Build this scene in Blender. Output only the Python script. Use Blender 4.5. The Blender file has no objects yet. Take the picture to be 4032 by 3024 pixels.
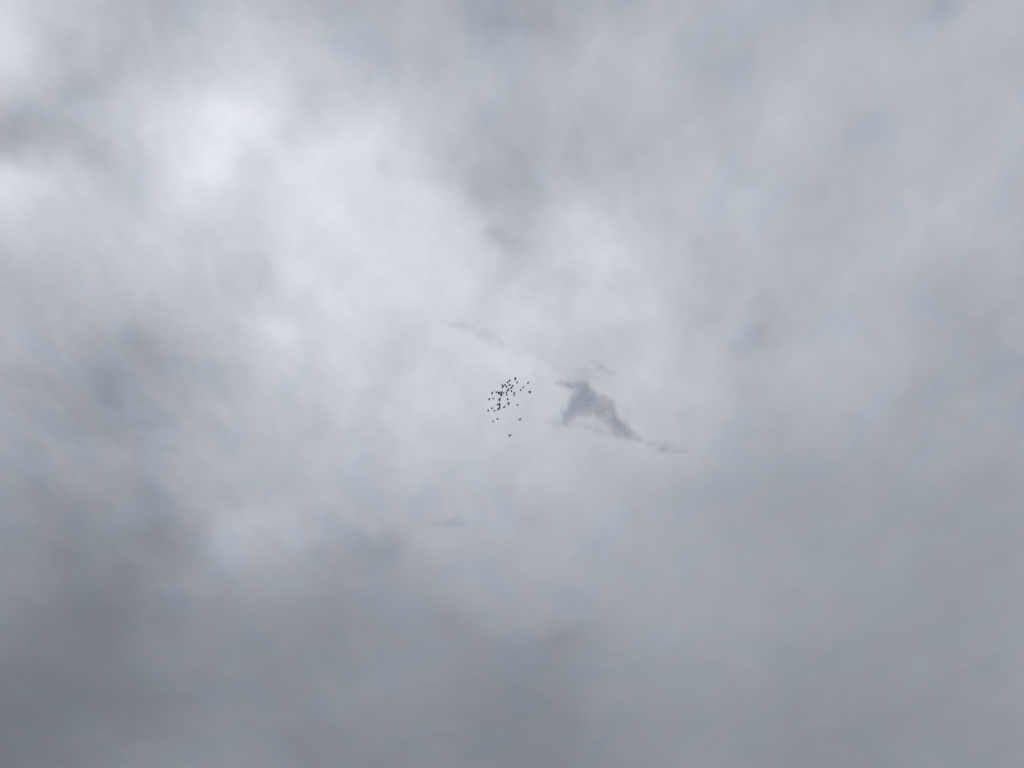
import bpy, bmesh, math, random
import numpy as np
from mathutils import Vector, Matrix

random.seed(7)
RNG = np.random.default_rng(11)
scn = bpy.context.scene
COL = scn.collection
R = math.radians

# ------------------------------------------------------------------ camera
ELEV = R(57.0)                 # the phone is tilted up at the sky
PW, PH = 4032.0, 3024.0        # frame of the photograph
FOC = 3165.0                   # focal length in photograph pixels
EYE = Vector((0.0, 0.0, 1.6))
FWD = Vector((0, math.cos(ELEV), math.sin(ELEV)))
UPV = Vector((0, -math.sin(ELEV), math.cos(ELEV)))
RGT = Vector((1, 0, 0))
cam_data = bpy.data.cameras.new('camera')
cam_data.sensor_fit = 'HORIZONTAL'
cam_data.sensor_width = 36.0
cam_data.lens = 36.0 * FOC / PW
cam_data.clip_start = 0.1
cam_data.clip_end = 300000.0
cam = bpy.data.objects.new('camera', cam_data)
cam.location = EYE
cam.rotation_euler = (R(90) + ELEV, 0, 0)
COL.objects.link(cam)
scn.camera = cam


def ray(px, py):
    """unit direction through a point of the photograph"""
    return (FWD * FOC + RGT * (px - PW / 2) - UPV * (py - PH / 2)).normalized()


# ------------------------------------------------------------------ daylight above the clouds
SUN_DIR = ray(860, 470)        # behind the brightest part of the cloud
SUN_EL = math.asin(SUN_DIR.z)
SUN_ROT = math.atan2(SUN_DIR.x, SUN_DIR.y)
world = bpy.data.worlds.new('World')
scn.world = world
world.use_nodes = True
wn = world.node_tree.nodes
wn.clear()
sky_tex = wn.new('ShaderNodeTexSky')
sky_tex.sky_type = 'NISHITA'
sky_tex.sun_disc = False
sky_tex.sun_elevation = SUN_EL
sky_tex.sun_rotation = SUN_ROT
bg = wn.new('ShaderNodeBackground')
bg.inputs['Strength'].default_value = 0.05
wo = wn.new('ShaderNodeOutputWorld')
world.node_tree.links.new(sky_tex.outputs[0], bg.inputs['Color'])
world.node_tree.links.new(bg.outputs[0], wo.inputs['Surface'])

sun_data = bpy.data.lights.new('sun', 'SUN')
sun_data.energy = 1.5
sun_data.angle = R(12)
sun_data.color = (1.0, 0.965, 0.90)
sun = bpy.data.objects.new('sun', sun_data)
sun.rotation_euler = (-SUN_DIR).to_track_quat('-Z', 'Y').to_euler()
sun.location = (0, 0, 3000)
COL.objects.link(sun)

scn.view_settings.view_transform = 'Standard'
scn.view_settings.look = 'None'
scn.view_settings.gamma = 1.0
scn.view_settings.use_curve_mapping = False
scn.view_settings.exposure = 0.77
scn.render.engine = 'CYCLES'
scn.cycles.use_denoising = True
scn.cycles.max_bounces = 6
scn.cycles.diffuse_bounces = 4
scn.cycles.transmission_bounces = 6
scn.cycles.transparent_max_bounces = 16
scn.render.filter_size = 0.5

# the light that reaches the cloud top, measured once: used to turn a wanted
# brightness into a thickness of cloud
LIT = 0.93


# ------------------------------------------------------------------ noise helpers
def lattice(x, y, seed):
    """smooth value noise, -1..1"""
    xi = np.floor(x).astype(np.int64)
    yi = np.floor(y).astype(np.int64)
    fx = x - xi
    fy = y - yi
    fx = fx * fx * fx * (fx * (fx * 6 - 15) + 10)
    fy = fy * fy * fy * (fy * (fy * 6 - 15) + 10)

    def h(a, b):
        n = (a * 374761393 + b * 668265263 + seed * 974634713) & 0x7FFFFFFF
        n = ((n ^ (n >> 13)) * 1274126177) & 0x7FFFFFFF
        n = n ^ (n >> 16)
        return (n & 0xFFFF) / 32767.5 - 1.0
    a = h(xi, yi) * (1 - fx) + h(xi + 1, yi) * fx
    b = h(xi, yi + 1) * (1 - fx) + h(xi + 1, yi + 1) * fx
    return a * (1 - fy) + b * fy


def fbm(x, y, seed, octaves=5, gain=0.5):
    out = np.zeros_like(x)
    amp, tot = 1.0, 0.0
    c, s = math.cos(0.6), math.sin(0.6)
    for k in range(octaves):
        out += amp * lattice(x, y, seed + 17 * k)
        tot += amp
        amp *= gain
        x, y = (c * x - s * y) * 2.03 + 5.3, (s * x + c * y) * 2.03 - 3.7
    return out / tot


def swirl(x, y, seed):
    """smooth gradient noise: no grain along the axes"""
    xi = np.floor(x).astype(np.int64)
    yi = np.floor(y).astype(np.int64)
    fx, fy = x - xi, y - yi
    ux = fx * fx * fx * (fx * (fx * 6 - 15) + 10)
    uy = fy * fy * fy * (fy * (fy * 6 - 15) + 10)

    def dot(i, j):
        n = ((xi + i) * 374761393 + (yi + j) * 668265263 + seed * 974634713) & 0x7FFFFFFF
        n = ((n ^ (n >> 13)) * 1274126177) & 0x7FFFFFFF
        a = ((n ^ (n >> 16)) & 0xFFFF) / 65536.0 * 2 * math.pi
        return np.cos(a) * (fx - i) + np.sin(a) * (fy - j)
    a = dot(0, 0) * (1 - ux) + dot(1, 0) * ux
    b = dot(0, 1) * (1 - ux) + dot(1, 1) * ux
    return (a * (1 - uy) + b * uy) * 1.55


def billow(x, y, seed, octaves=5, gain=0.5):
    out = np.zeros_like(x)
    amp, tot = 1.0, 0.0
    x, y = 0.78 * x - 0.63 * y, 0.63 * x + 0.78 * y
    c, s = math.cos(0.9), math.sin(0.9)
    for k in range(octaves):
        out += amp * swirl(x, y, seed + 17 * k)
        tot += amp
        amp *= gain
        x, y = (c * x - s * y) * 2.03 + 5.3, (s * x + c * y) * 2.03 - 3.7
    return out / tot


def to_lin(g):
    g = np.clip(g, 1, 254) / 255.0
    return np.where(g <= 0.04045, g / 12.92, ((g + 0.055) / 1.055) ** 2.4)


# ------------------------------------------------------------------ setting: ground
def new_mat(name):
    m = bpy.data.materials.new(name)
    m.use_nodes = True
    m.node_tree.nodes.clear()
    return m, m.node_tree.nodes, m.node_tree.links


def mesh_obj(name, verts, faces, mat, smooth=True):
    me = bpy.data.meshes.new(name)
    me.from_pydata(verts, [], faces)
    me.update()
    if smooth:
        me.polygons.foreach_set('use_smooth', [True] * len(me.polygons))
    me.materials.append(mat)
    o = bpy.data.objects.new(name, me)
    COL.objects.link(o)
    return o


gm, gn, gl = new_mat('winter_grass')
g_out = gn.new('ShaderNodeOutputMaterial')
g_b = gn.new('ShaderNodeBsdfPrincipled')
g_b.inputs['Roughness'].default_value = 0.95
g_tc = gn.new('ShaderNodeTexCoord')
g_no = gn.new('ShaderNodeTexNoise')
g_no.inputs['Scale'].default_value = 0.02
g_no.inputs['Detail'].default_value = 8
g_cr = gn.new('ShaderNodeValToRGB')
g_cr.color_ramp.elements[0].color = (0.045, 0.055, 0.028, 1)
g_cr.color_ramp.elements[1].color = (0.12, 0.115, 0.07, 1)
gl.new(g_tc.outputs['Object'], g_no.inputs['Vector'])
gl.new(g_no.outputs['Fac'], g_cr.inputs['Fac'])
gl.new(g_cr.outputs['Color'], g_b.inputs['Base Color'])
gl.new(g_b.outputs[0], g_out.inputs['Surface'])
gv = [(0, 0, 0)]
gf = []
radii = [20, 100, 500, 2500, 12000, 60000]
NA = 48
for r in radii:
    for k in range(NA):
        a = 2 * math.pi * k / NA
        gv.append((r * math.cos(a), r * math.sin(a), 0.0))
for k in range(NA):
    gf.append((0, 1 + k, 1 + (k + 1) % NA))
for i in range(len(radii) - 1):
    for k in range(NA):
        a, b = 1 + i * NA + k, 1 + i * NA + (k + 1) % NA
        gf.append((a, a + NA, b + NA, b))
ground = mesh_obj('ground', gv, gf, gm)
ground['kind'] = 'structure'

# ------------------------------------------------------------------ setting: the overcast cloud ceiling
# brightness (0..255) that the cloud should let through, read off on a coarse net
NET = np.array([
    [205, 195, 183, 195, 200, 178, 172, 170, 160, 168, 170, 174, 175, 172, 172, 172, 176],
    [208, 195, 190, 205, 212, 192, 182, 176, 170, 172, 170, 172, 175, 176, 178, 176, 175],
    [178, 182, 195, 220, 224, 205, 200, 185, 176, 175, 170, 172, 176, 176, 176, 178, 176],
    [208, 198, 195, 216, 212, 218, 215, 195, 182, 182, 182, 180, 176, 174, 178, 178, 174],
    [185, 190, 195, 198, 202, 212, 216, 212, 197, 204, 194, 178, 176, 176, 178, 176, 172],
    [176, 176, 180, 188, 200, 208, 205, 206, 208, 204, 196, 184, 174, 176, 172, 166, 168],
    [170, 163, 160, 175, 190, 200, 202, 204, 205, 198, 192, 183, 175, 172, 166, 161, 163],
    [162, 158, 162, 172, 180, 188, 190, 192, 192, 190, 183, 174, 166, 163, 160, 160, 160],
    [152, 149, 155, 166, 178, 178, 178, 178, 178, 176, 172, 166, 160, 158, 158, 157, 158],
    [143, 140, 142, 152, 158, 159, 162, 166, 168, 168, 166, 164, 162, 158, 156, 152, 155],
    [132, 130, 132, 142, 145, 146, 150, 150, 150, 152, 155, 156, 156, 154, 152, 152, 154],
    [123, 125, 128, 135, 138, 140, 142, 139, 134, 138, 145, 148, 150, 148, 148, 150, 152],
    [122, 128, 136, 140, 140, 136, 135, 136, 132, 134, 140, 144, 144, 144, 145, 147, 150],
], dtype=float)
# smaller bright gaps and dark bellies: x, y, half width, half height, turn, strength
PUFFS = [
    (50, 60, 90, 130, 0, 10), (322, 365, 65, 45, 0, -9), (273, 195, 45, 65, 0, -7), (91, 443, 60, 70, 20, -5),
    (115, 583, 40, 40, 0, 8), (365, 608, 60, 60, 0, -6), (48, 710, 100, 60, 0, 12), (18, 535, 60, 80, 0, -8),
    (790, 480, 190, 140, 0, 9), (880, 437, 130, 50, 15, 5), (820, 670, 80, 90, 0, 9), (972, 620, 50, 60, 0, -9),
    (970, 75, 100, 90, 0, 7), (1276, 607, 90, 80, 0, 6), (1142, 516, 50, 60, 0, -6), (1245, 850, 150, 80, 30, 5),
    (940, 838, 80, 60, 0, -5), (760, 910, 100, 50, 0, -4), (2043, 115, 100, 40, 0, -6), (1405, 535, 80, 70, 0, 9),
    (1557, 455, 60, 60, 0, 5), (1617, 450, 28, 42, 0, -5), (1520, 668, 32, 40, 0, -5), (1860, 747, 60, 70, 30, -3),
    (1903, 802, 50, 40, 0, -3), (1721, 790, 130, 70, 25, 8), (2255, 863, 80, 60, 0, 7), (1757, 577, 90, 40, 0, -4),
    (2286, 656, 120, 60, 0, -3), (2620, 881, 80, 60, 0, -7), (2365, 1032, 110, 40, 0, 5), (2243, 1099, 110, 45, -25, -7),
    (1763, 1324, 60, 30, 0, 3), (1636, 1324, 60, 40, 0, -5), (1575, 1409, 100, 40, 0, -4), (2043, 1445, 90, 40, 0, 3),
    (2498, 1251, 120, 60, 0, 4), (1154, 1100, 80, 60, 0, 8), (1094, 1300, 70, 50, 20, 12), (1306, 1178, 80, 60, 0, 5),
    (1002, 1130, 60, 60, 0, -4), (547, 1373, 75, 60, 40, -7), (790, 1342, 90, 40, 0, -3), (644, 1646, 28, 42, 0, -5),
    (608, 1968, 70, 40, 0, -7), (668, 1798, 110, 50, 0, 5), (1002, 2095, 150, 60, -10, 13), (880, 2180, 60, 50, 0, 7),
    (668, 2107, 90, 70, 20, -8), (1294, 2052, 40, 30, 0, -5), (729, 2308, 110, 40, 0, 6), (516, 2247, 90, 60, 0, -4),
    (425, 2411, 100, 80, 0, -4), (577, 2745, 120, 70, 0, -3), (1465, 2156, 130, 60, 15, -8), (1794, 2465, 70, 50, 30, -4),
    (1950, 2550, 80, 60, 0, -3), (2195, 2514, 110, 40, -20, -5), (2931, 1354, 65, 38, -35, -9), (3004, 1300, 40, 25, -30, -6),
    (3144, 1403, 90, 60, 0, 4), (3812, 1148, 120, 120, 0, -4), (3709, 36, 65, 50, 0, -10), (3900, 60, 80, 60, 0, 5),
    (2919, 243, 110, 60, 0, -5), (3113, 456, 110, 50, -20, 4), (3356, 547, 120, 60, -20, -3),
]


# billows with a firmer rim
LUMPS = [
    (470, 2290, 360, 260, 22, -5), (1470, 2380, 300, 250, 15, -6), (640, 2120, 130, 80, 25, -3), (1400, 2190, 150, 75, -5, -4), (400, 1440, 230, 140, 15, -3), (2000, 2800, 320, 200, 0, 1),
    (1050, 2260, 150, 100, 0, 4), (330, 1830, 240, 90, 10, 4), (700, 1900, 170, 60, 30, 5), (1180, 940, 330, 150, 35, 3),
    (1790, 2480, 75, 60, 20, -2), (2140, 620, 300, 170, 25, -3), (120, 520, 160, 100, 0, -2),
    (3300, 800, 300, 140, -25, -3), (2300, 2520, 160, 70, -20, -4), (3400, 1350, 300, 120, -10, 3),
]


def cubic(t):
    t = abs(t)
    return np.where(t < 1, (4 - 6 * t ** 2 + 3 * t ** 3) / 6, np.where(t < 2, (2 - t) ** 3 / 6, 0.0))


def net_at(gx, gy):
    """smooth (B-spline) reading of NET; edges run on"""
    n, m = NET.shape
    xi, yi = np.floor(gx).astype(int), np.floor(gy).astype(int)
    out = np.zeros_like(gx)
    for dj in (-1, 0, 1, 2):
        for di in (-1, 0, 1, 2):
            w = cubic(gx - (xi + di)) * cubic(gy - (yi + dj))
            out += w * SHARP[np.clip(yi + dj, 0, n - 1), np.clip(xi + di, 0, m - 1)]
    return out


NET[0:8, 10:17] += 5
NET[1:5, 9:14] += 4
NET[8:11, 11:17] += 2
NET[0:3, 5:11] += 5
NET[0, 3:5] -= 6
NET[1, 3:5] -= 5
NET[2, 3:5] -= 4
NET[10:13, 6:12] += 3

# B-splines soften their control values: push them out so the surface passes near NET
SHARP = NET.copy()
for _ in range(6):
    pad = np.pad(SHARP, 1, mode='edge')
    k = [1 / 6, 4 / 6, 1 / 6]
    sm = sum(k[a] * k[b] * pad[a:a + NET.shape[0], b:b + NET.shape[1]] for a in range(3) for b in range(3))
    SHARP += 0.8 * (NET - sm)


def wanted(px, py, wx, wy):
    """brightness wanted at photograph points (arrays); wx, wy are places on the cloud in metres"""
    qx = px + 95 * billow(wx / 150, wy / 190, 3, 6, 0.58) + 22 * billow(wx / 26, wy / 32, 33, 4, 0.6)
    qy = py + 95 * billow(wx / 150, wy / 190, 9, 6, 0.58) + 22 * billow(wx / 26, wy / 32, 39, 4, 0.6)
    g = net_at(np.clip(qx, -700, PW + 700) / 252.0, np.clip(qy, -700, PH + 700) / 252.0)
    for cx, cy, rx, ry, rot, amp in PUFFS:
        c, s = math.cos(R(rot)), math.sin(R(rot))
        dx, dy = qx - cx, qy - cy
        e = ((c * dx + s * dy) / (rx * 1.25)) ** 2 + ((-s * dx + c * dy) / (ry * 1.25)) ** 2
        g = g + amp * np.exp(-e)
    hx, hy = px + 0.85 * (qx - px), py + 0.85 * (qy - py)
    for cx, cy, rx, ry, rot, amp in LUMPS:
        c, s = math.cos(R(rot)), math.sin(R(rot))
        dx, dy = hx - cx, hy - cy
        e = ((c * dx + s * dy) / rx) ** 2 + ((-s * dx + c * dy) / ry) ** 2
        g = g + amp * np.exp(-e ** 2.2)
    return g


CEIL = 800.0
az = np.concatenate([np.arange(-90, 90.01, 0.17), np.arange(93, 267.1, 3.0)])
el = np.concatenate([np.arange(89.6, 24.0, -0.14), np.arange(23.9, 18.0, -0.3), np.arange(17.5, 6.0, -0.5), [5, 4, 3, 2.2, 1.6, 1.1, 0.8]])
AZ, EL = np.meshgrid(np.radians(az), np.radians(el))
rad = CEIL / np.tan(EL)
X, Y = rad * np.sin(AZ), rad * np.cos(AZ)
# hanging relief of the cloud base
Z = CEIL + 9.0 * billow(X / 420, Y / 420, 71, 2) * np.clip(EL / R(12), 0, 1)
dz = Z - EYE.z
depth = Y * FWD.y + dz * FWD.z
ok = depth > 60
dd = np.where(ok, depth, 60)
PX = PW / 2 + FOC * X / dd
PY = PH / 2 - FOC * (Y * UPV.y + dz * UPV.z) / dd
G = wanted(PX, PY, X, Y)
# further off outside the view the overcast simply goes on
off = np.maximum(np.maximum(-PX, PX - PW) / PW, np.maximum(-PY, PY - PH) / PH)
off = np.clip(off / 0.35, 0, 1)
off = np.where(ok, off, 1.0)
off = off * off * (3 - 2 * off)
far = 168 + 34 * billow(X / 500, Y / 500, 51, 4)
G = G * (1 - off) + far * off
w1, w2 = 30 * billow(X / 70, Y / 90, 141, 4), 30 * billow(X / 70, Y / 90, 147, 4)
curl = billow((X + w1) / 62, (Y + w2) / 80, 91, 6, 0.56)
wisp = 1 - 2 * np.abs(billow((X + w2) / 95, (Y + w1) / 120, 97, 5, 0.55))     # thin brighter folds
# the cloud is ragged close by and smoother lower down and to the right
GRAIN = 1.25 - 0.85 * np.clip((PY - 1500) / 900, 0, 1) - 0.40 * np.clip((PX - 2200) / 1000, 0, 1)
GRAIN = np.clip(np.where(ok, GRAIN, 0.7), 0.38, 1.25)
G = G + GRAIN * (8.5 * curl + 4.0 * (wisp - 0.6)) + 4.0 * billow(X / 260, Y / 360, 95, 3)
WARM = np.where(ok, np.exp(-((PX - 3900) / 900) ** 2 - ((PY - 2800) / 700) ** 2), 0.0)  # tint mask: less blue towards the lower right
TAU = np.clip(LIT / to_lin(G) - 1.0, 0.01, 12)   # wanted light and shade of the sky, baked in as cloud thickness
nr, nc = X.shape
verts = np.stack([X, Y, Z], -1).reshape(-1, 3)
idx = np.arange(nr * nc).reshape(nr, nc)
nxt = np.roll(idx, -1, axis=1)
quads = np.stack([idx[:-1], nxt[:-1], nxt[1:], idx[1:]], -1).reshape(-1, 4)
me = bpy.data.meshes.new('sky')
me.vertices.add(len(verts) + 1)
allv = np.vstack([verts, [[0, 0, CEIL]]])
me.vertices.foreach_set('co', allv.ravel())
tip = len(verts)
tris = [(tip, int(idx[0, (k + 1) % nc]), int(idx[0, k])) for k in range(nc)]
nq, nt = len(quads), len(tris)
me.loops.add(nq * 4 + nt * 3)
me.polygons.add(nq + nt)
me.loops.foreach_set('vertex_index', np.concatenate([quads.ravel(), np.array(tris).ravel()]).astype(np.int32))
me.polygons.foreach_set('loop_start', np.concatenate([np.arange(nq) * 4, nq * 4 + np.arange(nt) * 3]).astype(np.int32))
me.polygons.foreach_set('loop_total', np.concatenate([np.full(nq, 4), np.full(nt, 3)]).astype(np.int32))
me.polygons.foreach_set('use_smooth', np.ones(nq + nt, dtype=bool))
at = me.attributes.new('baked_shade', 'FLOAT', 'POINT')
at.data.foreach_set('value', np.append(TAU.ravel(), TAU[0].mean()).astype(np.float32))
for nm, arr in (('raggedness', GRAIN), ('warm_tint', WARM)):
    at = me.attributes.new(nm, 'FLOAT', 'POINT')
    at.data.foreach_set('value', np.append(arr.ravel(), arr[0].mean()).astype(np.float32))
me.update()
me.validate()

cm, cn, cl = new_mat('overcast_cloud')
c_out = cn.new('ShaderNodeOutputMaterial')
c_tr = cn.new('ShaderNodeBsdfTranslucent')
c_at = cn.new('ShaderNodeAttribute')
c_at.attribute_name = 'baked_shade'
c_tc = cn.new('ShaderNodeTexCoord')


def cloud_noise(scale, detail, dist, rough=0.55):
    n = cn.new('ShaderNodeTexNoise')
    n.inputs['Scale'].default_value = scale
    n.inputs['Detail'].default_value = detail
    n.inputs['Roughness'].default_value = rough
    n.inputs['Distortion'].default_value = dist
    mp = cn.new('ShaderNodeMapping')
    mp.inputs['Scale'].default_value = (1.0, 0.7, 1.0)
    mp.inputs['Rotation'].default_value = (0, 0, 0.4)
    cl.new(c_tc.outputs['Object'], mp.inputs['Vector'])
    cl.new(mp.outputs[0], n.inputs['Vector'])
    return n


def mth(nodes, links, op, a, b):
    n = nodes.new('ShaderNodeMath')
    n.operation = op
    for i, v in enumerate((a, b)):
        if isinstance(v, (int, float)):
            n.inputs[i].default_value = v
        else:
            links.new(v, n.inputs[i])
    return n.outputs[0]


n1 = cloud_noise(0.011, 6, 0.4)
n2 = cloud_noise(0.045, 6, 0.7, 0.58)
d1 = mth(cn, cl, 'MULTIPLY', mth(cn, cl, 'SUBTRACT', n1.outputs['Fac'], 0.5), 0.32)
d2 = mth(cn, cl, 'MULTIPLY', mth(cn, cl, 'SUBTRACT', n2.outputs['Fac'], 0.5), 0.17)
c_rg = cn.new('ShaderNodeAttribute')
c_rg.attribute_name = 'raggedness'
c_warm = cn.new('ShaderNodeAttribute')
c_warm.attribute_name = 'warm_tint'
var = mth(cn, cl, 'ADD', mth(cn, cl, 'MULTIPLY', mth(cn, cl, 'ADD', d1, d2), c_rg.outputs['Fac']), 1.0)
tau = mth(cn, cl, 'MULTIPLY', c_at.outputs['Fac'], var)
# painted sky brightness, as if let through a scattering layer: 1 / (1 + k * thickness), k a little larger for red
chan = []
for k, top in ((1.112, 0.973), (1.0, 0.95), (0.900, 0.938)):
    den = mth(cn, cl, 'ADD', mth(cn, cl, 'MULTIPLY', tau, k), 1.0)
    chan.append(mth(cn, cl, 'DIVIDE', top, den))
# haze and droplet size vary a little from place to place: a faint drift between cooler and rosier grey
n4 = cloud_noise(0.016, 4, 0.3)
drift = mth(cn, cl, 'ADD', mth(cn, cl, 'MULTIPLY', mth(cn, cl, 'SUBTRACT', n4.outputs['Fac'], 0.5), 0.09), 1.0)
chan[0] = mth(cn, cl, 'MULTIPLY', chan[0], drift)
chan[2] = mth(cn, cl, 'MULTIPLY', chan[2], mth(cn, cl, 'SUBTRACT', 1.0, mth(cn, cl, 'MULTIPLY', c_warm.outputs['Fac'], 0.03)))
c_rgb = cn.new('ShaderNodeCombineColor')
for i in range(3):
    cl.new(chan[i], c_rgb.inputs[i])
cl.new(c_rgb.outputs[0], c_tr.inputs['Color'])
cl.new(c_tr.outputs[0], c_out.inputs['Surface'])
me.materials.append(cm)
sky = bpy.data.objects.new('sky', me)
COL.objects.link(sky)
sky['kind'] = 'structure'


# ------------------------------------------------------------------ torn scraps of low cloud
def scrap_mat(name, strength):
    m, n, l = new_mat(name)
    out = n.new('ShaderNodeOutputMaterial')
    mix = n.new('ShaderNodeMixShader')
    clear = n.new('ShaderNodeBsdfTransparent')
    add = n.new('ShaderNodeMixShader')
    add.inputs[0].default_value = 0.25
    tl = n.new('ShaderNodeBsdfTranslucent')
    df = n.new('ShaderNodeBsdfDiffuse')
    tl.inputs['Color'].default_value = (0.77, 0.81, 0.85, 1)
    df.inputs['Color'].default_value = (0.77, 0.81, 0.85, 1)
    a = n.new('ShaderNodeAttribute')
    a.attribute_name = 'depth_of_mist'
    tc = n.new('ShaderNodeTexCoord')
    no = n.new('ShaderNodeTexNoise')
    no.inputs['Scale'].default_value = 0.16
    no.inputs['Detail'].default_value = 6
    no.inputs['Distortion'].default_value = 0.5
    l.new(tc.outputs['Object'], no.inputs['Vector'])
    v = mth(n, l, 'ADD', mth(n, l, 'MULTIPLY', mth(n, l, 'SUBTRACT', no.outputs['Fac'], 0.5), 0.9), 1.0)
    d = mth(n, l, 'MULTIPLY', mth(n, l, 'MULTIPLY', a.outputs['Fac'], v), strength)
    # two skins are seen one behind the other: opacity of each from the optical depth
    op = mth(n, l, 'SUBTRACT', 1.0, mth(n, l, 'POWER', 2.718, mth(n, l, 'MULTIPLY', d, -1.0)))
    l.new(op, mix.inputs[0])
    l.new(clear.outputs[0], mix.inputs[1])
    l.new(tl.outputs[0], add.inputs[1])
    l.new(df.outputs[0], add.inputs[2])
    l.new(add.outputs[0], mix.inputs[2])
    l.new(mix.outputs[0], out.inputs['Surface'])
    return m


def scrap(label, box, step, field, height, thick, mat, cut=0.008):
    """a lens of torn cloud: field(px, py) gives its density; box in photograph pixels"""
    xs = np.arange(box[0], box[2] + 0.1, step)
    ys = np.arange(box[1], box[3] + 0.1, step)
    px, py = np.meshgrid(xs, ys)
    den = np.clip(field(px, py), 0, None)
    keep = den > cut
    dx = RGT.x * (px - PW / 2)
    dy = FWD.y * FOC - UPV.y * (py - PH / 2)
    dzv = FWD.z * FOC - UPV.z * (py - PH / 2)
    t = (height - EYE.z) / dzv
    wx, wy = dx * t + EYE.x, dy * t + EYE.y
    cx, cy = float(wx[keep].mean()), float(wy[keep].mean())
    n, m = px.shape
    cells = keep[:-1, :-1] & keep[1:, :-1] & keep[:-1, 1:] & keep[1:, 1:]
    ids = np.arange(n * m).reshape(n, m)
    ii, jj = np.nonzero(cells)
    q = np.stack([ids[ii, jj], ids[ii + 1, jj], ids[ii + 1, jj + 1], ids[ii, jj + 1]], -1)
    used, inv = np.unique(q, return_inverse=True)
    q = inv.reshape(q.shape)
    body = np.clip(blur(np.pad(den, 40), 22 / step)[40:-40, 40:-40], 0, 1).ravel()[used]
    half = thick * 0.5 * body + 0.05
    bx, by = wx.ravel()[used] - cx, wy.ravel()[used] - cy
    lump = 0.3 * thick * body * fbm(bx / 30, by / 30, 5, 2)
    nv = len(used)
    vb = np.stack([bx, by, -half + lump], -1)
    vt = np.stack([bx, by, half + lump], -1)
    faces = [tuple(f) for f in q.tolist()] + [tuple(nv + k for k in reversed(f)) for f in q.tolist()]
    # close the rim
    edge = {}
    for f in q.tolist():
        for k in range(4):
            a, b = f[k], f[(k + 1) % 4]
            if (b, a) in edge:
                del edge[(b, a)]
            else:
                edge[(a, b)] = 1
    faces += [(b, a, a + nv, b + nv) for a, b in edge]
    o = mesh_obj('cloud', np.vstack([vb, vt]).tolist(), faces, mat)
    at = o.data.attributes.new('depth_of_mist', 'FLOAT', 'POINT')
    dv = np.clip(den.ravel()[used] - cut, 0, None)
    at.data.foreach_set('value', np.concatenate([dv, dv]).astype(np.float32))
    o.location = (cx, cy, height)
    o['label'] = label
    o['category'] = 'cloud'
    o['group'] = 'scraps of low cloud under the overcast'
    return o


def blur(a, s):
    r = int(3 * s) + 1
    k = np.exp(-0.5 * (np.arange(-r, r + 1) / s) ** 2)
    k /= k.sum()
    a = np.apply_along_axis(lambda v: np.convolve(v, k, mode='same'), 0, a)
    return np.apply_along_axis(lambda v: np.convolve(v, k, mode='same'), 1, a)


def inside(px, py, poly):
    res = np.zeros(px.shape, bool)
    n = len(poly)
    for i in range(n):
        (x1, y1), (x2, y2) = poly[i], poly[(i + 1) % n]
        c = ((y1 > py) != (y2 > py))
        with np.errstate(divide='ignore', invalid='ignore'):
            xx = (x2 - x1) * (py - y1) / (y2 - y1 + 1e-9) + x1
        res ^= c & (px < xx)
    return res


def gau(px, py, cx, cy, rx, ry, rot):
    c, s = math.cos(R(rot)), math.sin(R(rot))
    dx, dy = px - cx, py - cy
    return np.exp(-((c * dx + s * dy) / rx) ** 2 - ((-s * dx + c * dy) / ry) ** 2)


S5 = 2212 / 700.0
CORE = [(2050 + x / S5, 1350 + y / S5) for x, y in [
    (380, 505), (500, 470), (620, 505), (700, 490), (795, 510), (822, 470), (862, 545), (960, 640), (1040, 675),
    (1130, 720), (1185, 820), (1220, 930), (1300, 1010), (1390, 1090), (1450, 1175), (1560, 1230), (1480, 1245),
    (1380, 1200), (1290, 1190), (1200, 1150), (1120, 1070), (1040, 1000), (940, 930), (850, 905), (760, 895), (700, 900),
    (650, 970), (560, 1030), (490, 1030), (520, 920), (495, 820), (580, 840), (600, 730), (640, 680), (715, 645),
    (690, 590), (600, 560), (500, 525)]]


def core_field(px, py):
    wx = px + 7 * fbm(px / 60, py / 60, 21, 5, 0.6) + 14 * fbm(px / 20, py / 20, 23, 4, 0.65)
    wy = py + 7 * fbm(px / 60, py / 60, 27, 5, 0.6) + 14 * fbm(px / 20, py / 20, 29, 4, 0.65)
    m = inside(wx, wy, CORE).astype(float)
    step = px[0, 1] - px[0, 0]
    soft = 0.42 * blur(m, 3.5 / step) + 0.30 * blur(m, 9 / step) + 0.28 * blur(m, 22 / step)
    heart = 1.0 * gau(px, py, 2335, 1560, 95, 34, 42) + 0.8 * gau(px, py, 2355, 1605, 95, 34, 18) + 0.95 * gau(px, py, 2455, 1698, 46, 24, 40)
    heart = heart + 0.5 * gau(px, py, 2412, 1655, 50, 26, 40) + 0.6 * gau(px, py, 2268, 1600, 42, 40, 0)
    heart = heart + 0.45 * gau(px, py, 2228, 1642, 26, 30, 60) + 0.9 * gau(px, py, 2240, 1518, 58, 14, 14)
    soft = soft * (0.30 + 0.64 * np.clip(heart, 0, 1))
    veil = 0.16 * gau(px, py, 2200, 1665, 75, 22, 5) + 0.24 * gau(px, py, 2340, 1682, 75, 28, 20)
    veil = veil + 0.16 * gau(px, py, 2530, 1738, 60, 16, 14) + 0.12 * gau(px, py, 2290, 1485, 90, 26, 3) + 0.15 * gau(px, py, 2445, 1610, 60, 34, 42)
    n = 1 + 0.9 * fbm(px / 45, py / 45, 61, 5, 0.55)
    return (soft + veil * np.clip(n, 0, 2)) * np.clip(0.9 + 0.4 * fbm(px / 70, py / 70, 63, 4) + 0.55 * fbm(px / 24, py / 24, 67, 4, 0.6), 0, 2) - 0.01


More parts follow.
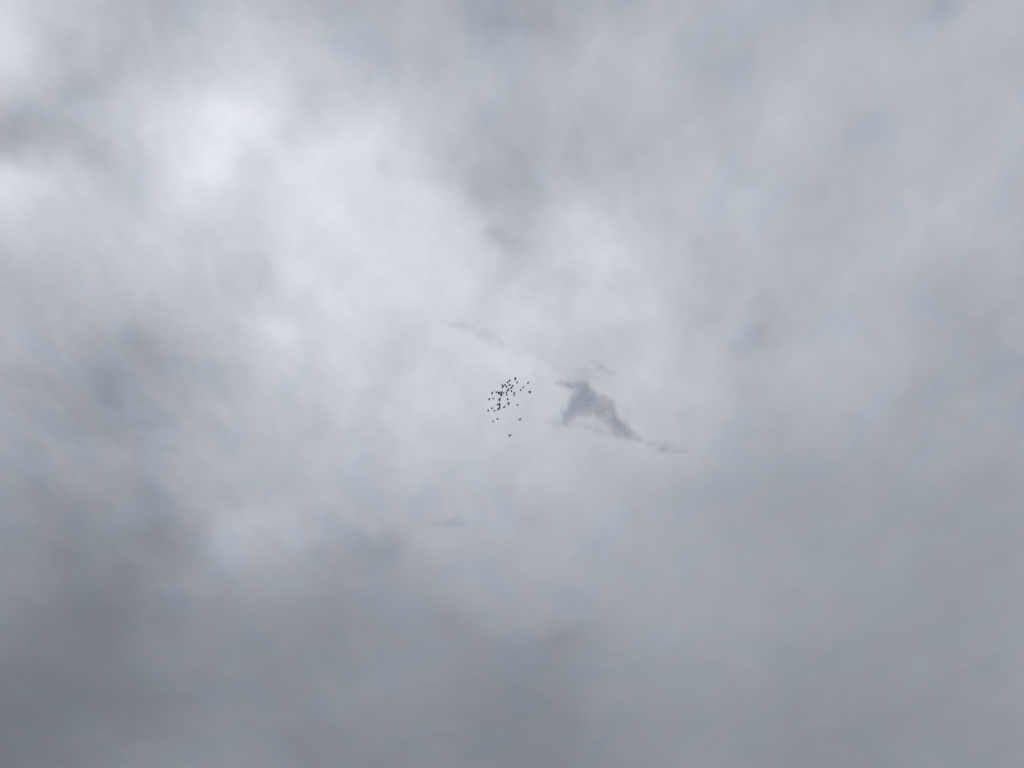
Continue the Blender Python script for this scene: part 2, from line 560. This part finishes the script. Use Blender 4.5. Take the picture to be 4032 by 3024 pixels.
def faint(parts, seed, sc=30):
    def f(px, py):
        wx = px + 14 * fbm(px / 40, py / 40, seed, 4, 0.6)
        wy = py + 10 * fbm(px / 40, py / 40, seed + 4, 4, 0.6)
        d = sum(a * gau(wx, wy, cx, cy, rx, ry, rot) for cx, cy, rx, ry, rot, a in parts)
        return 0.92 * d * np.clip(1 + 0.9 * fbm(px / sc, py / sc, seed + 8, 4), 0, 2) - 0.006
    return f


MAIN = scrap_mat('low_cloud', 0.72)
THIN = scrap_mat('thin_low_cloud', 0.75)
scrap('large dark torn cloud scrap drifting to the right of the birds', (2090, 1440, 2700, 1830), 2.0, core_field, 420, 9, MAIN)
scrap('small grey smudge of cloud past the lower right tail of the dark torn scrap', (2520, 1690, 2800, 1830), 3.0,
      faint([(2622, 1763, 46, 20, 6, 0.36), (2690, 1770, 50, 14, 3, 0.08)], 101), 440, 12, THIN)
scrap('thin flat streak of pale grey cloud above and left of the birds', (1660, 1200, 2060, 1440), 3.0,
      faint([(1768, 1273, 46, 14, 8, 0.10), (1818, 1284, 34, 15, 15, 0.12), (1905, 1312, 70, 34, 40, 0.11), (1960, 1350, 46, 18, 35, 0.07)], 131), 460, 12, THIN)
scrap('faint rounded grey cloud patch high above the birds near the middle', (1790, 800, 2160, 1080), 3.0,
      faint([(1965, 938, 80, 44, 15, 0.19), (1930, 915, 38, 24, 20, 0.06), (2005, 958, 46, 30, 0, 0.06)], 151, 75), 470, 14, THIN)
scrap('narrow ragged cloud shred just above the large dark torn scrap', (2060, 1350, 2560, 1540), 3.0,
      faint([(2352, 1437, 32, 11, 35, 0.19), (2388, 1457, 40, 11, 25, 0.12), (2300, 1456, 100, 15, 3, 0.12), (2160, 1422, 44, 16, 35, 0.10)], 171), 450, 10, THIN)
scrap('small grey cloud wisp lying alone well below the birds', (1620, 1960, 1930, 2130), 3.0,
      faint([(1745, 2058, 55, 15, -6, 0.22), (1790, 2038, 34, 15, -45, 0.20), (1815, 2062, 34, 15, 10, 0.14)], 191), 480, 12, THIN)

# ------------------------------------------------------------------ the birds
bm_, bn, bl = new_mat('dark_plumage')
b_out = bn.new('ShaderNodeOutputMaterial')
b_p = bn.new('ShaderNodeBsdfPrincipled')
b_p.inputs['Roughness'].default_value = 0.7
b_p.inputs['Specular IOR Level'].default_value = 0.2
b_tc = bn.new('ShaderNodeTexCoord')
b_no = bn.new('ShaderNodeTexNoise')
b_no.inputs['Scale'].default_value = 38
b_no.inputs['Detail'].default_value = 4
b_cr = bn.new('ShaderNodeValToRGB')
b_cr.color_ramp.elements[0].position = 0.3
b_cr.color_ramp.elements[0].color = (0.010, 0.010, 0.013, 1)
b_cr.color_ramp.elements[1].position = 0.75
b_cr.color_ramp.elements[1].color = (0.026, 0.026, 0.032, 1)
bl.new(b_tc.outputs['Object'], b_no.inputs['Vector'])
bl.new(b_no.outputs['Fac'], b_cr.inputs['Fac'])
bl.new(b_cr.outputs['Color'], b_p.inputs['Base Color'])
bl.new(b_p.outputs[0], b_out.inputs['Surface'])

ZOOM = {  # close looks at the photograph: origin and magnification
    'a': (1890, 1470, 2212 / 110), 'b': (1980, 1470, 2212 / 110), 'c': (1890, 1545, 2212 / 110),
    'd': (1980, 1545, 2212 / 110), 'e': (2040, 1470, 2212 / 110), 'f': (1900, 1610, 2212 / 180),
}
# head, tail, far wing tip (upper right), near wing tip (lower left), distance, label
FLOCK = [
    ('b', (475, 492), (632, 578), (572, 495), (508, 690), 100, 'black bird with one wing hanging down, left of the overlapping pair at the top'),
    ('b', (265, 690), (435, 800), (445, 632), (372, 772), 101, 'black bird with one raised wing, lower left of the bird with one hanging wing'),
    ('b', (910, 318), (1075, 412), (1045, 325), (940, 430), 98, 'higher bird of the overlapping pair at the very top of the flock'),
    ('b', (918, 445), (1062, 545), (1030, 385), (885, 520), 103, 'lower bird of the overlapping pair at the very top of the flock'),
    ('b', (1055, 700), (1200, 812), (1182, 628), (1062, 775), 100, 'black bird with one raised wing, just below the pair at the top of the flock'),
    ('b', (1920, 745), (2050, 842), (2066, 638), (1888, 802), 101, 'black bird with a long raised wing, highest of those on the far right side'),
    ('b', (100, 850), (262, 940), (205, 852), (185, 1020), 99, 'black bird with trailing lower wing, touching the large winged bird at upper left'),
    ('b', (190, 1050), (348, 1142), (366, 965), (262, 1105), 102, 'crescent shaped black bird just right of the crowded trio at the upper left'),
    ('b', (470, 915), (602, 1006), (596, 808), (426, 984), 100, 'black bird with long raised wing in the middle of the upper flock'),
    ('b', (680, 950), (842, 1036), (842, 934), (745, 1080), 99, 'black bird with short folded wings, topmost of the touching pair right of the upper middle'),
    ('b', (612, 1088), (776, 1172), (716, 1075), (620, 1288), 101, 'black bird with a long lower wing, under the short winged bird it touches'),
    ('b', (330, 1272), (502, 1380), (502, 1158), (333, 1462), 98, 'black bird with both wings fully spread in the very middle of the flock'),
    ('b', (628, 1335), (778, 1422), (718, 1340), (680, 1502), 100, 'black bird with wings angled back, right of the fully spread bird in the middle'),
    ('b', (218, 1468), (370, 1542), (295, 1450), (280, 1592), 102, 'compact black bird just under the lower wing tip of the fully spread middle bird'),
    ('b', (828, 1493), (1002, 1572), (945, 1498), (930, 1648), 101, 'black bird with wings tucked, upper of the two close birds right of the middle'),
    ('b', (1525, 1080), (1684, 1172), (1702, 1062), (1580, 1142), 99, 'upper of the two swept winged birds between far right bird and main flock'),
    ('b', (1345, 1250), (1502, 1342), (1455, 1252), (1412, 1412), 101, 'black bird with bent wings, lower left of the swept back bird on the right side'),
    ('e', (824, 1436), (965, 1500), (908, 1388), (852, 1556), 97, 'front left bird of the blurred together pair at the right edge of the flock'),
    ('e', (890, 1398), (1050, 1506), (1000, 1430), (958, 1598), 103, 'rear right bird of the blurred together pair at the right edge of the flock'),
    ('a', (1685, 878), (1832, 965), (1808, 885), (1745, 1015), 101, 'compact bird at the upper left of the flock, just above the large winged one'),
    ('a', (1750, 1008), (1902, 1112), (1912, 928), (1768, 1204), 99, 'large winged black bird at the upper left, directly under the compact corner bird'),
    ('a', (880, 1533), (1042, 1612), (1048, 1438), (932, 1690), 100, 'black bird with spread wings flying alone at the left of the middle row'),
    ('a', (1222, 1453), (1388, 1562), (1368, 1424), (1268, 1540), 102, 'small black bird between the lone spread winged bird and the dense middle cluster'),
    ('a', (1390, 1458), (1540, 1560), (1470, 1445), (1440, 1572), 98, 'leftmost compact bird of the dense middle cluster, partly behind its neighbour'),
    ('a', (1432, 1528), (1612, 1606), (1604, 1430), (1465, 1690), 100, 'spread winged bird in the left half of the dense middle cluster'),
    ('a', (1632, 1492), (1775, 1570), (1798, 1366), (1640, 1650), 102, 'bird with the tallest raised wing in the dense middle cluster'),
    ('a', (1585, 1600), (1720, 1690), (1705, 1545), (1562, 1768), 97, 'bird with a long lower wing pointing down left in the dense middle cluster'),
    ('a', (1760, 1528), (1925, 1592), (1932, 1514), (1862, 1645), 101, 'bird with backward pointing wings on the right end of the dense middle cluster'),
    ('c', (1655, 162), (1808, 262), (1748, 128), (1648, 314), 104, 'lowest bird of the dense middle cluster, under the long lower wing'),
    ('c', (668, 525), (802, 632), (772, 412), (624, 612), 100, 'black bird with one tall raised wing at the far left of the flock'),
    ('c', (942, 453), (1112, 552), (1132, 464), (1040, 563), 101, 'black bird with swept wings just right of the tall winged bird at far left'),
    ('c', (1473, 508), (1644, 582), (1624, 383), (1478, 645), 99, 'upper bird of the stacked pair under the dense middle cluster'),
    ('c', (1480, 592), (1628, 686), (1590, 560), (1468, 698), 102, 'lower bird of the stacked pair under the dense middle cluster'),
    ('c', (1308, 933), (1482, 1022), (1452, 908), (1395, 1048), 100, 'left bird of the tight knot in the lower left of the flock'),
    ('c', (1462, 850), (1602, 922), (1592, 828), (1500, 960), 98, 'topmost bird of the tight knot in the lower left of the flock'),
    ('c', (1500, 928), (1628, 990), (1622, 930), (1560, 1050), 103, 'middle right bird of the tight knot in the lower left of the flock'),
    ('c', (1480, 1010), (1632, 1078), (1572, 1000), (1520, 1138), 101, 'lowest bird of the tight knot in the lower left of the flock'),
    ('c', (1462, 1188), (1644, 1288), (1622, 1112), (1450, 1392), 100, 'spread winged bird directly under the tight knot'),
    ('c', (1370, 1268), (1512, 1368), (1455, 1290), (1404, 1450), 103, 'bird overlapped by the spread winged one under the tight knot'),
    ('c', (1853, 1093), (2034, 1184), (2006, 1083), (1858, 1268), 100, 'black bird with a long lower wing, alone to the right of the tight knot'),
    ('c', (862, 1188), (1026, 1282), (964, 1205), (920, 1362), 101, 'upper bird of the three at the lower left corner of the flock'),
    ('c', (583, 1368), (752, 1472), (684, 1378), (640, 1548), 100, 'leftmost bird of the three at the lower left corner of the flock'),
    ('c', (1038, 1464), (1198, 1552), (1216, 1384), (1112, 1522), 102, 'crescent winged bird, right one of the three at the lower left corner'),
    ('d', (224, 158), (388, 248), (402, 145), (290, 270), 100, 'black bird with jagged wings below the compact bird under the spread middle one'),
    ('d', (784, 178), (948, 272), (982, 196), (862, 238), 99, 'slim black bird, lower of the two close birds right of the middle'),
    ('d', (310, 463), (495, 548), (405, 475), (335, 652), 101, 'hook shaped black bird on its own below the middle of the flock'),
    ('d', (380, 768), (552, 866), (568, 790), (440, 872), 99, 'upper bird of the touching pair below the hook shaped bird'),
    ('d', (390, 868), (540, 950), (490, 872), (384, 1048), 102, 'lower bird of the touching pair below the hook shaped bird'),
    ('d', (1060, 968), (1242, 1046), (1248, 942), (1166, 1062), 100, 'black bird with swept wings flying alone at the lower right of the flock'),
    ('f', (474, 554), (566, 606), (535, 578), (510, 662), 101, 'small arrow shaped bird, lower left of the two birds under the flock'),
    ('f', (666, 460), (774, 502), (788, 450), (735, 538), 100, 'notched black bird, upper right of the two birds under the flock'),
    ('f', (1768, 498), (1858, 558), (1886, 472), (1743, 551), 99, 'bird with straight level wings alone at the lower right, below the others'),
    ('f', (1283, 1253), (1384, 1312), (1388, 1238), (1268, 1362), 101, 'lowest bird of all, alone far beneath the rest of the flock'),
]

HALF_W = 0.315      # wing length from the shoulder
BODY = 0.345        # beak to tail


def wing_spine(sh, tip, fwd, up):
    """shoulder, wrist pushed forward, tip: two bones of fixed length"""
    d = tip - sh
    L = d.length
    a, b = 0.46 * HALF_W, 0.56 * HALF_W
    L = min(L, (a + b) * 0.995)
    dn = d.normalized()
    x = (a * a - b * b + L * L) / (2 * L)
    h = math.sqrt(max(a * a - x * x, 0))
    side = (fwd - dn * fwd.dot(dn))
    if side.length < 0.15:
        side = up - dn * up.dot(dn)
    side.normalize()
    return sh + dn * x + side * h


def solve_tip(sh, px, py, outw, fwd, up):
    """places on the line of sight through a wing tip that the wing can reach"""
    r = ray(px, py)
    o = sh - EYE
    mid = o.dot(r)
    dmin = (EYE + r * mid - sh).length
    res = []
    for L in (0.99, 0.93, 0.86, 0.78, 0.70, 0.62, 0.54):
        L *= HALF_W
        if dmin > L:
            continue
        k = math.sqrt(L * L - dmin * dmin)
        for s in (-k, k):
            t = EYE + r * (mid + s) - sh
            lat, vert, fw = t.dot(outw), t.dot(up), t.dot(fwd)
            flap = math.atan2(vert, lat)
            cost = 1.1 * (1 - L / HALF_W) + 0.6 * max(0, abs(fw) / L - 0.6) + 1.5 * max(0, 0.1 - lat / L) + 0.25 * abs(flap)
            res.append((cost, flap, sh + t))
    if not res:
        t = EYE + r * mid - sh
        t = t.normalized() * HALF_W * 0.99
        res.append((0.3, math.atan2(t.dot(up), t.dot(outw)), sh + t))
    return res


def build_bird(entry, n):
    key, hd, tl, ta, tb, dist, label = entry
    ox, oy, sc = ZOOM[key]
    P = [(ox + x / sc, oy + y / sc) for x, y in (hd, tl, ta, tb)]
    mx, my = (P[0][0] + P[1][0]) / 2, (P[0][1] + P[1][1]) / 2
    ctr = EYE + ray(mx, my) * dist
    # level heading whose picture runs from tail to head
    ix, iy = P[0][0] - P[1][0], -(P[0][1] - P[1][1])
    img = RGT * ix + UPV * iy
    v = ray(mx, my)
    k = -img.z / v.z
    head = img + v * k                 # in the plane of sight and level
    head.z = 0
    head.normalize()
    up = Vector((0, 0, 1))
    left = up.cross(head)
    seen = (head - v * head.dot(v)).length
    size = math.hypot(ix, iy) / (FOC * BODY * seen / (dist / 1.0) * 1.0)
    size = min(max(size, 0.88), 1.12)
    left_img = Vector((left.dot(RGT), left.dot(UPV)))
    va = Vector((P[2][0] - mx, -(P[2][1] - my)))
    vb = Vector((P[3][0] - mx, -(P[3][1] - my)))
    if va.dot(left_img) >= vb.dot(left_img):
        tips = {1: P[2], -1: P[3]}
    else:
        tips = {1: P[3], -1: P[2]}
    shoulder = {s: ctr + head * 0.055 * size + left * s * 0.028 * size + up * 0.012 for s in (1, -1)}
    cand = {s: solve_tip(shoulder[s], tips[s][0], tips[s][1], left * s, head, up) for s in (1, -1)}
    best = min(((a[0] + b[0] + 0.35 * abs(a[1] - b[1]), a[2], b[2]) for a in cand[1] for b in cand[-1]), key=lambda q: q[0])
    tip3 = {1: best[1], -1: best[2]}

    # local frame: x along the heading, y left, z up
    M = Matrix((head, left, up))

    def loc(p):
        return M @ (p - ctr)
    bm = bmesh.new()
    NS = 12
    # x, half width, half height, rise : beak, head, neck, chest, belly, rump, tail root, tail
    prof = [(0.500, 0.004, 0.004, 0.018), (0.462, 0.012, 0.013, 0.022), (0.420, 0.052, 0.055, 0.028), (0.375, 0.064, 0.070, 0.026),
            (0.325, 0.062, 0.066, 0.012), (0.275, 0.086, 0.085, 0.0), (0.200, 0.112, 0.108, -0.006), (0.120, 0.118, 0.112, -0.008),
            (0.020, 0.106, 0.098, -0.004), (-0.080, 0.080, 0.070, 0.004), (-0.170, 0.056, 0.042, 0.010), (-0.250, 0.060, 0.020, 0.012),
            (-0.380, 0.082, 0.012, 0.010), (-0.480, 0.100, 0.009, 0.008), (-0.500, 0.094, 0.005, 0.008)]
    rings = []
    B = BODY * size
    for x, w, h, z in prof:
        ring = []
        for j in range(NS):
            a = 2 * math.pi * j / NS
            ring.append(bm.verts.new((x * B, w * B * math.cos(a) * 1.25, z * B + h * B * math.sin(a))))
        rings.append(ring)
    i0, i1 = 5, 8                       # wing roots sit between these rings
    patch = {1: (NS - 1, 0), -1: (5, 6)}
    for i in range(len(rings) - 1):
        for j in range(NS):
            if i0 <= i < i1 and (j in patch[1] or j in patch[-1]):
                continue
            bm.faces.new((rings[i][j], rings[i + 1][j], rings[i + 1][(j + 1) % NS], rings[i][(j + 1) % NS]))
    bm.faces.new(rings[0])
    bm.faces.new(list(reversed(rings[-1])))
    fl = Vector((1, 0, 0))
    ul = Vector((0, 0, 1))
    for s in (1, -1):
        lo, mi, hi = (NS - 1, 0, 1) if s == 1 else (7, 6, 5)
        loop = [rings[i][lo] for i in range(i0, i1 + 1)] + [rings[i1][mi]] + [rings[i][hi] for i in range(i1, i0 - 1, -1)] + [rings[i0][mi]]
        sh, tp = loc(shoulder[s]), loc(tip3[s])
        wr = wing_spine(sh, tp, fl, ul)
        hand = (tp - wr)
        arm = (wr - sh)
        # sections along the wing: place, chord, thickness, share of the chord ahead of the spine
        secs = [(sh + arm * 0.30, 0.46, 0.030, 0.30), (sh + arm * 0.70, 0.42, 0.024, 0.26), (wr, 0.38, 0.020, 0.20),
                (wr + hand * 0.30, 0.315, 0.014, 0.18), (wr + hand * 0.60, 0.225, 0.010, 0.18), (wr + hand * 0.85, 0.125, 0.007, 0.22), (tp, 0.035, 0.004, 0.3)]
        prev = loop
        span = (tp - sh).normalized()
        for q, (c, ch, th, ah) in enumerate(secs):
            d = arm.normalized() if q < 2 else (hand.normalized() if q > 2 else (arm.normalized() + hand.normalized()).normalized())
            # chord runs back along the body, square to the wing, easing into the sweep of the hand
            back = -fl - d * (-fl).dot(d) * (0.55 if q < 3 else 0.8)
            if back.length < 0.2:
                back = -ul - d * (-ul).dot(d)
            back.normalize()
            nrm = back.cross(d) * (-s)
            if nrm.length < 1e-4:
                nrm = ul.copy()
            nrm.normalize()
            if nrm.dot(ul) < 0 and abs(nrm.dot(ul)) > 0.05:
                nrm = -nrm
            C, T = ch * B * 1.28, th * B * 1.3
            fr = [0.06, 0.32, 0.64, 0.95]
            tk = [0.55, 1.0, 0.8, 0.25]
            pts = [c + back * (f - ah) * C - nrm * T * t for f, t in zip(fr, tk)]
            pts += [c + back * (1 - ah) * C]
            pts += [c + back * (f - ah) * C + nrm * T * t for f, t in reversed(list(zip(fr, tk)))]
            pts += [c - back * ah * C]
            cur = [bm.verts.new(p) for p in pts]
            m = len(cur)
            for k2 in range(m):
                f4 = (prev[k2], prev[(k2 + 1) % m], cur[(k2 + 1) % m], cur[k2])
                bm.faces.new(f4)
            prev = cur
        bm.faces.new(prev)
    bmesh.ops.recalc_face_normals(bm, faces=bm.faces[:])
    me = bpy.data.meshes.new('bird')
    bm.to_mesh(me)
    bm.free()
    me.polygons.foreach_set('use_smooth', [True] * len(me.polygons))
    me.materials.append(bm_)
    o = bpy.data.objects.new('bird', me)
    COL.objects.link(o)
    o.location = ctr
    o.rotation_euler = (0, 0, math.atan2(head.y, head.x))
    o['label'] = label
    o['category'] = 'bird'
    o['group'] = 'flock of black birds in flight'
    return o


for n, entry in enumerate(FLOCK):
    build_bird(entry, n)
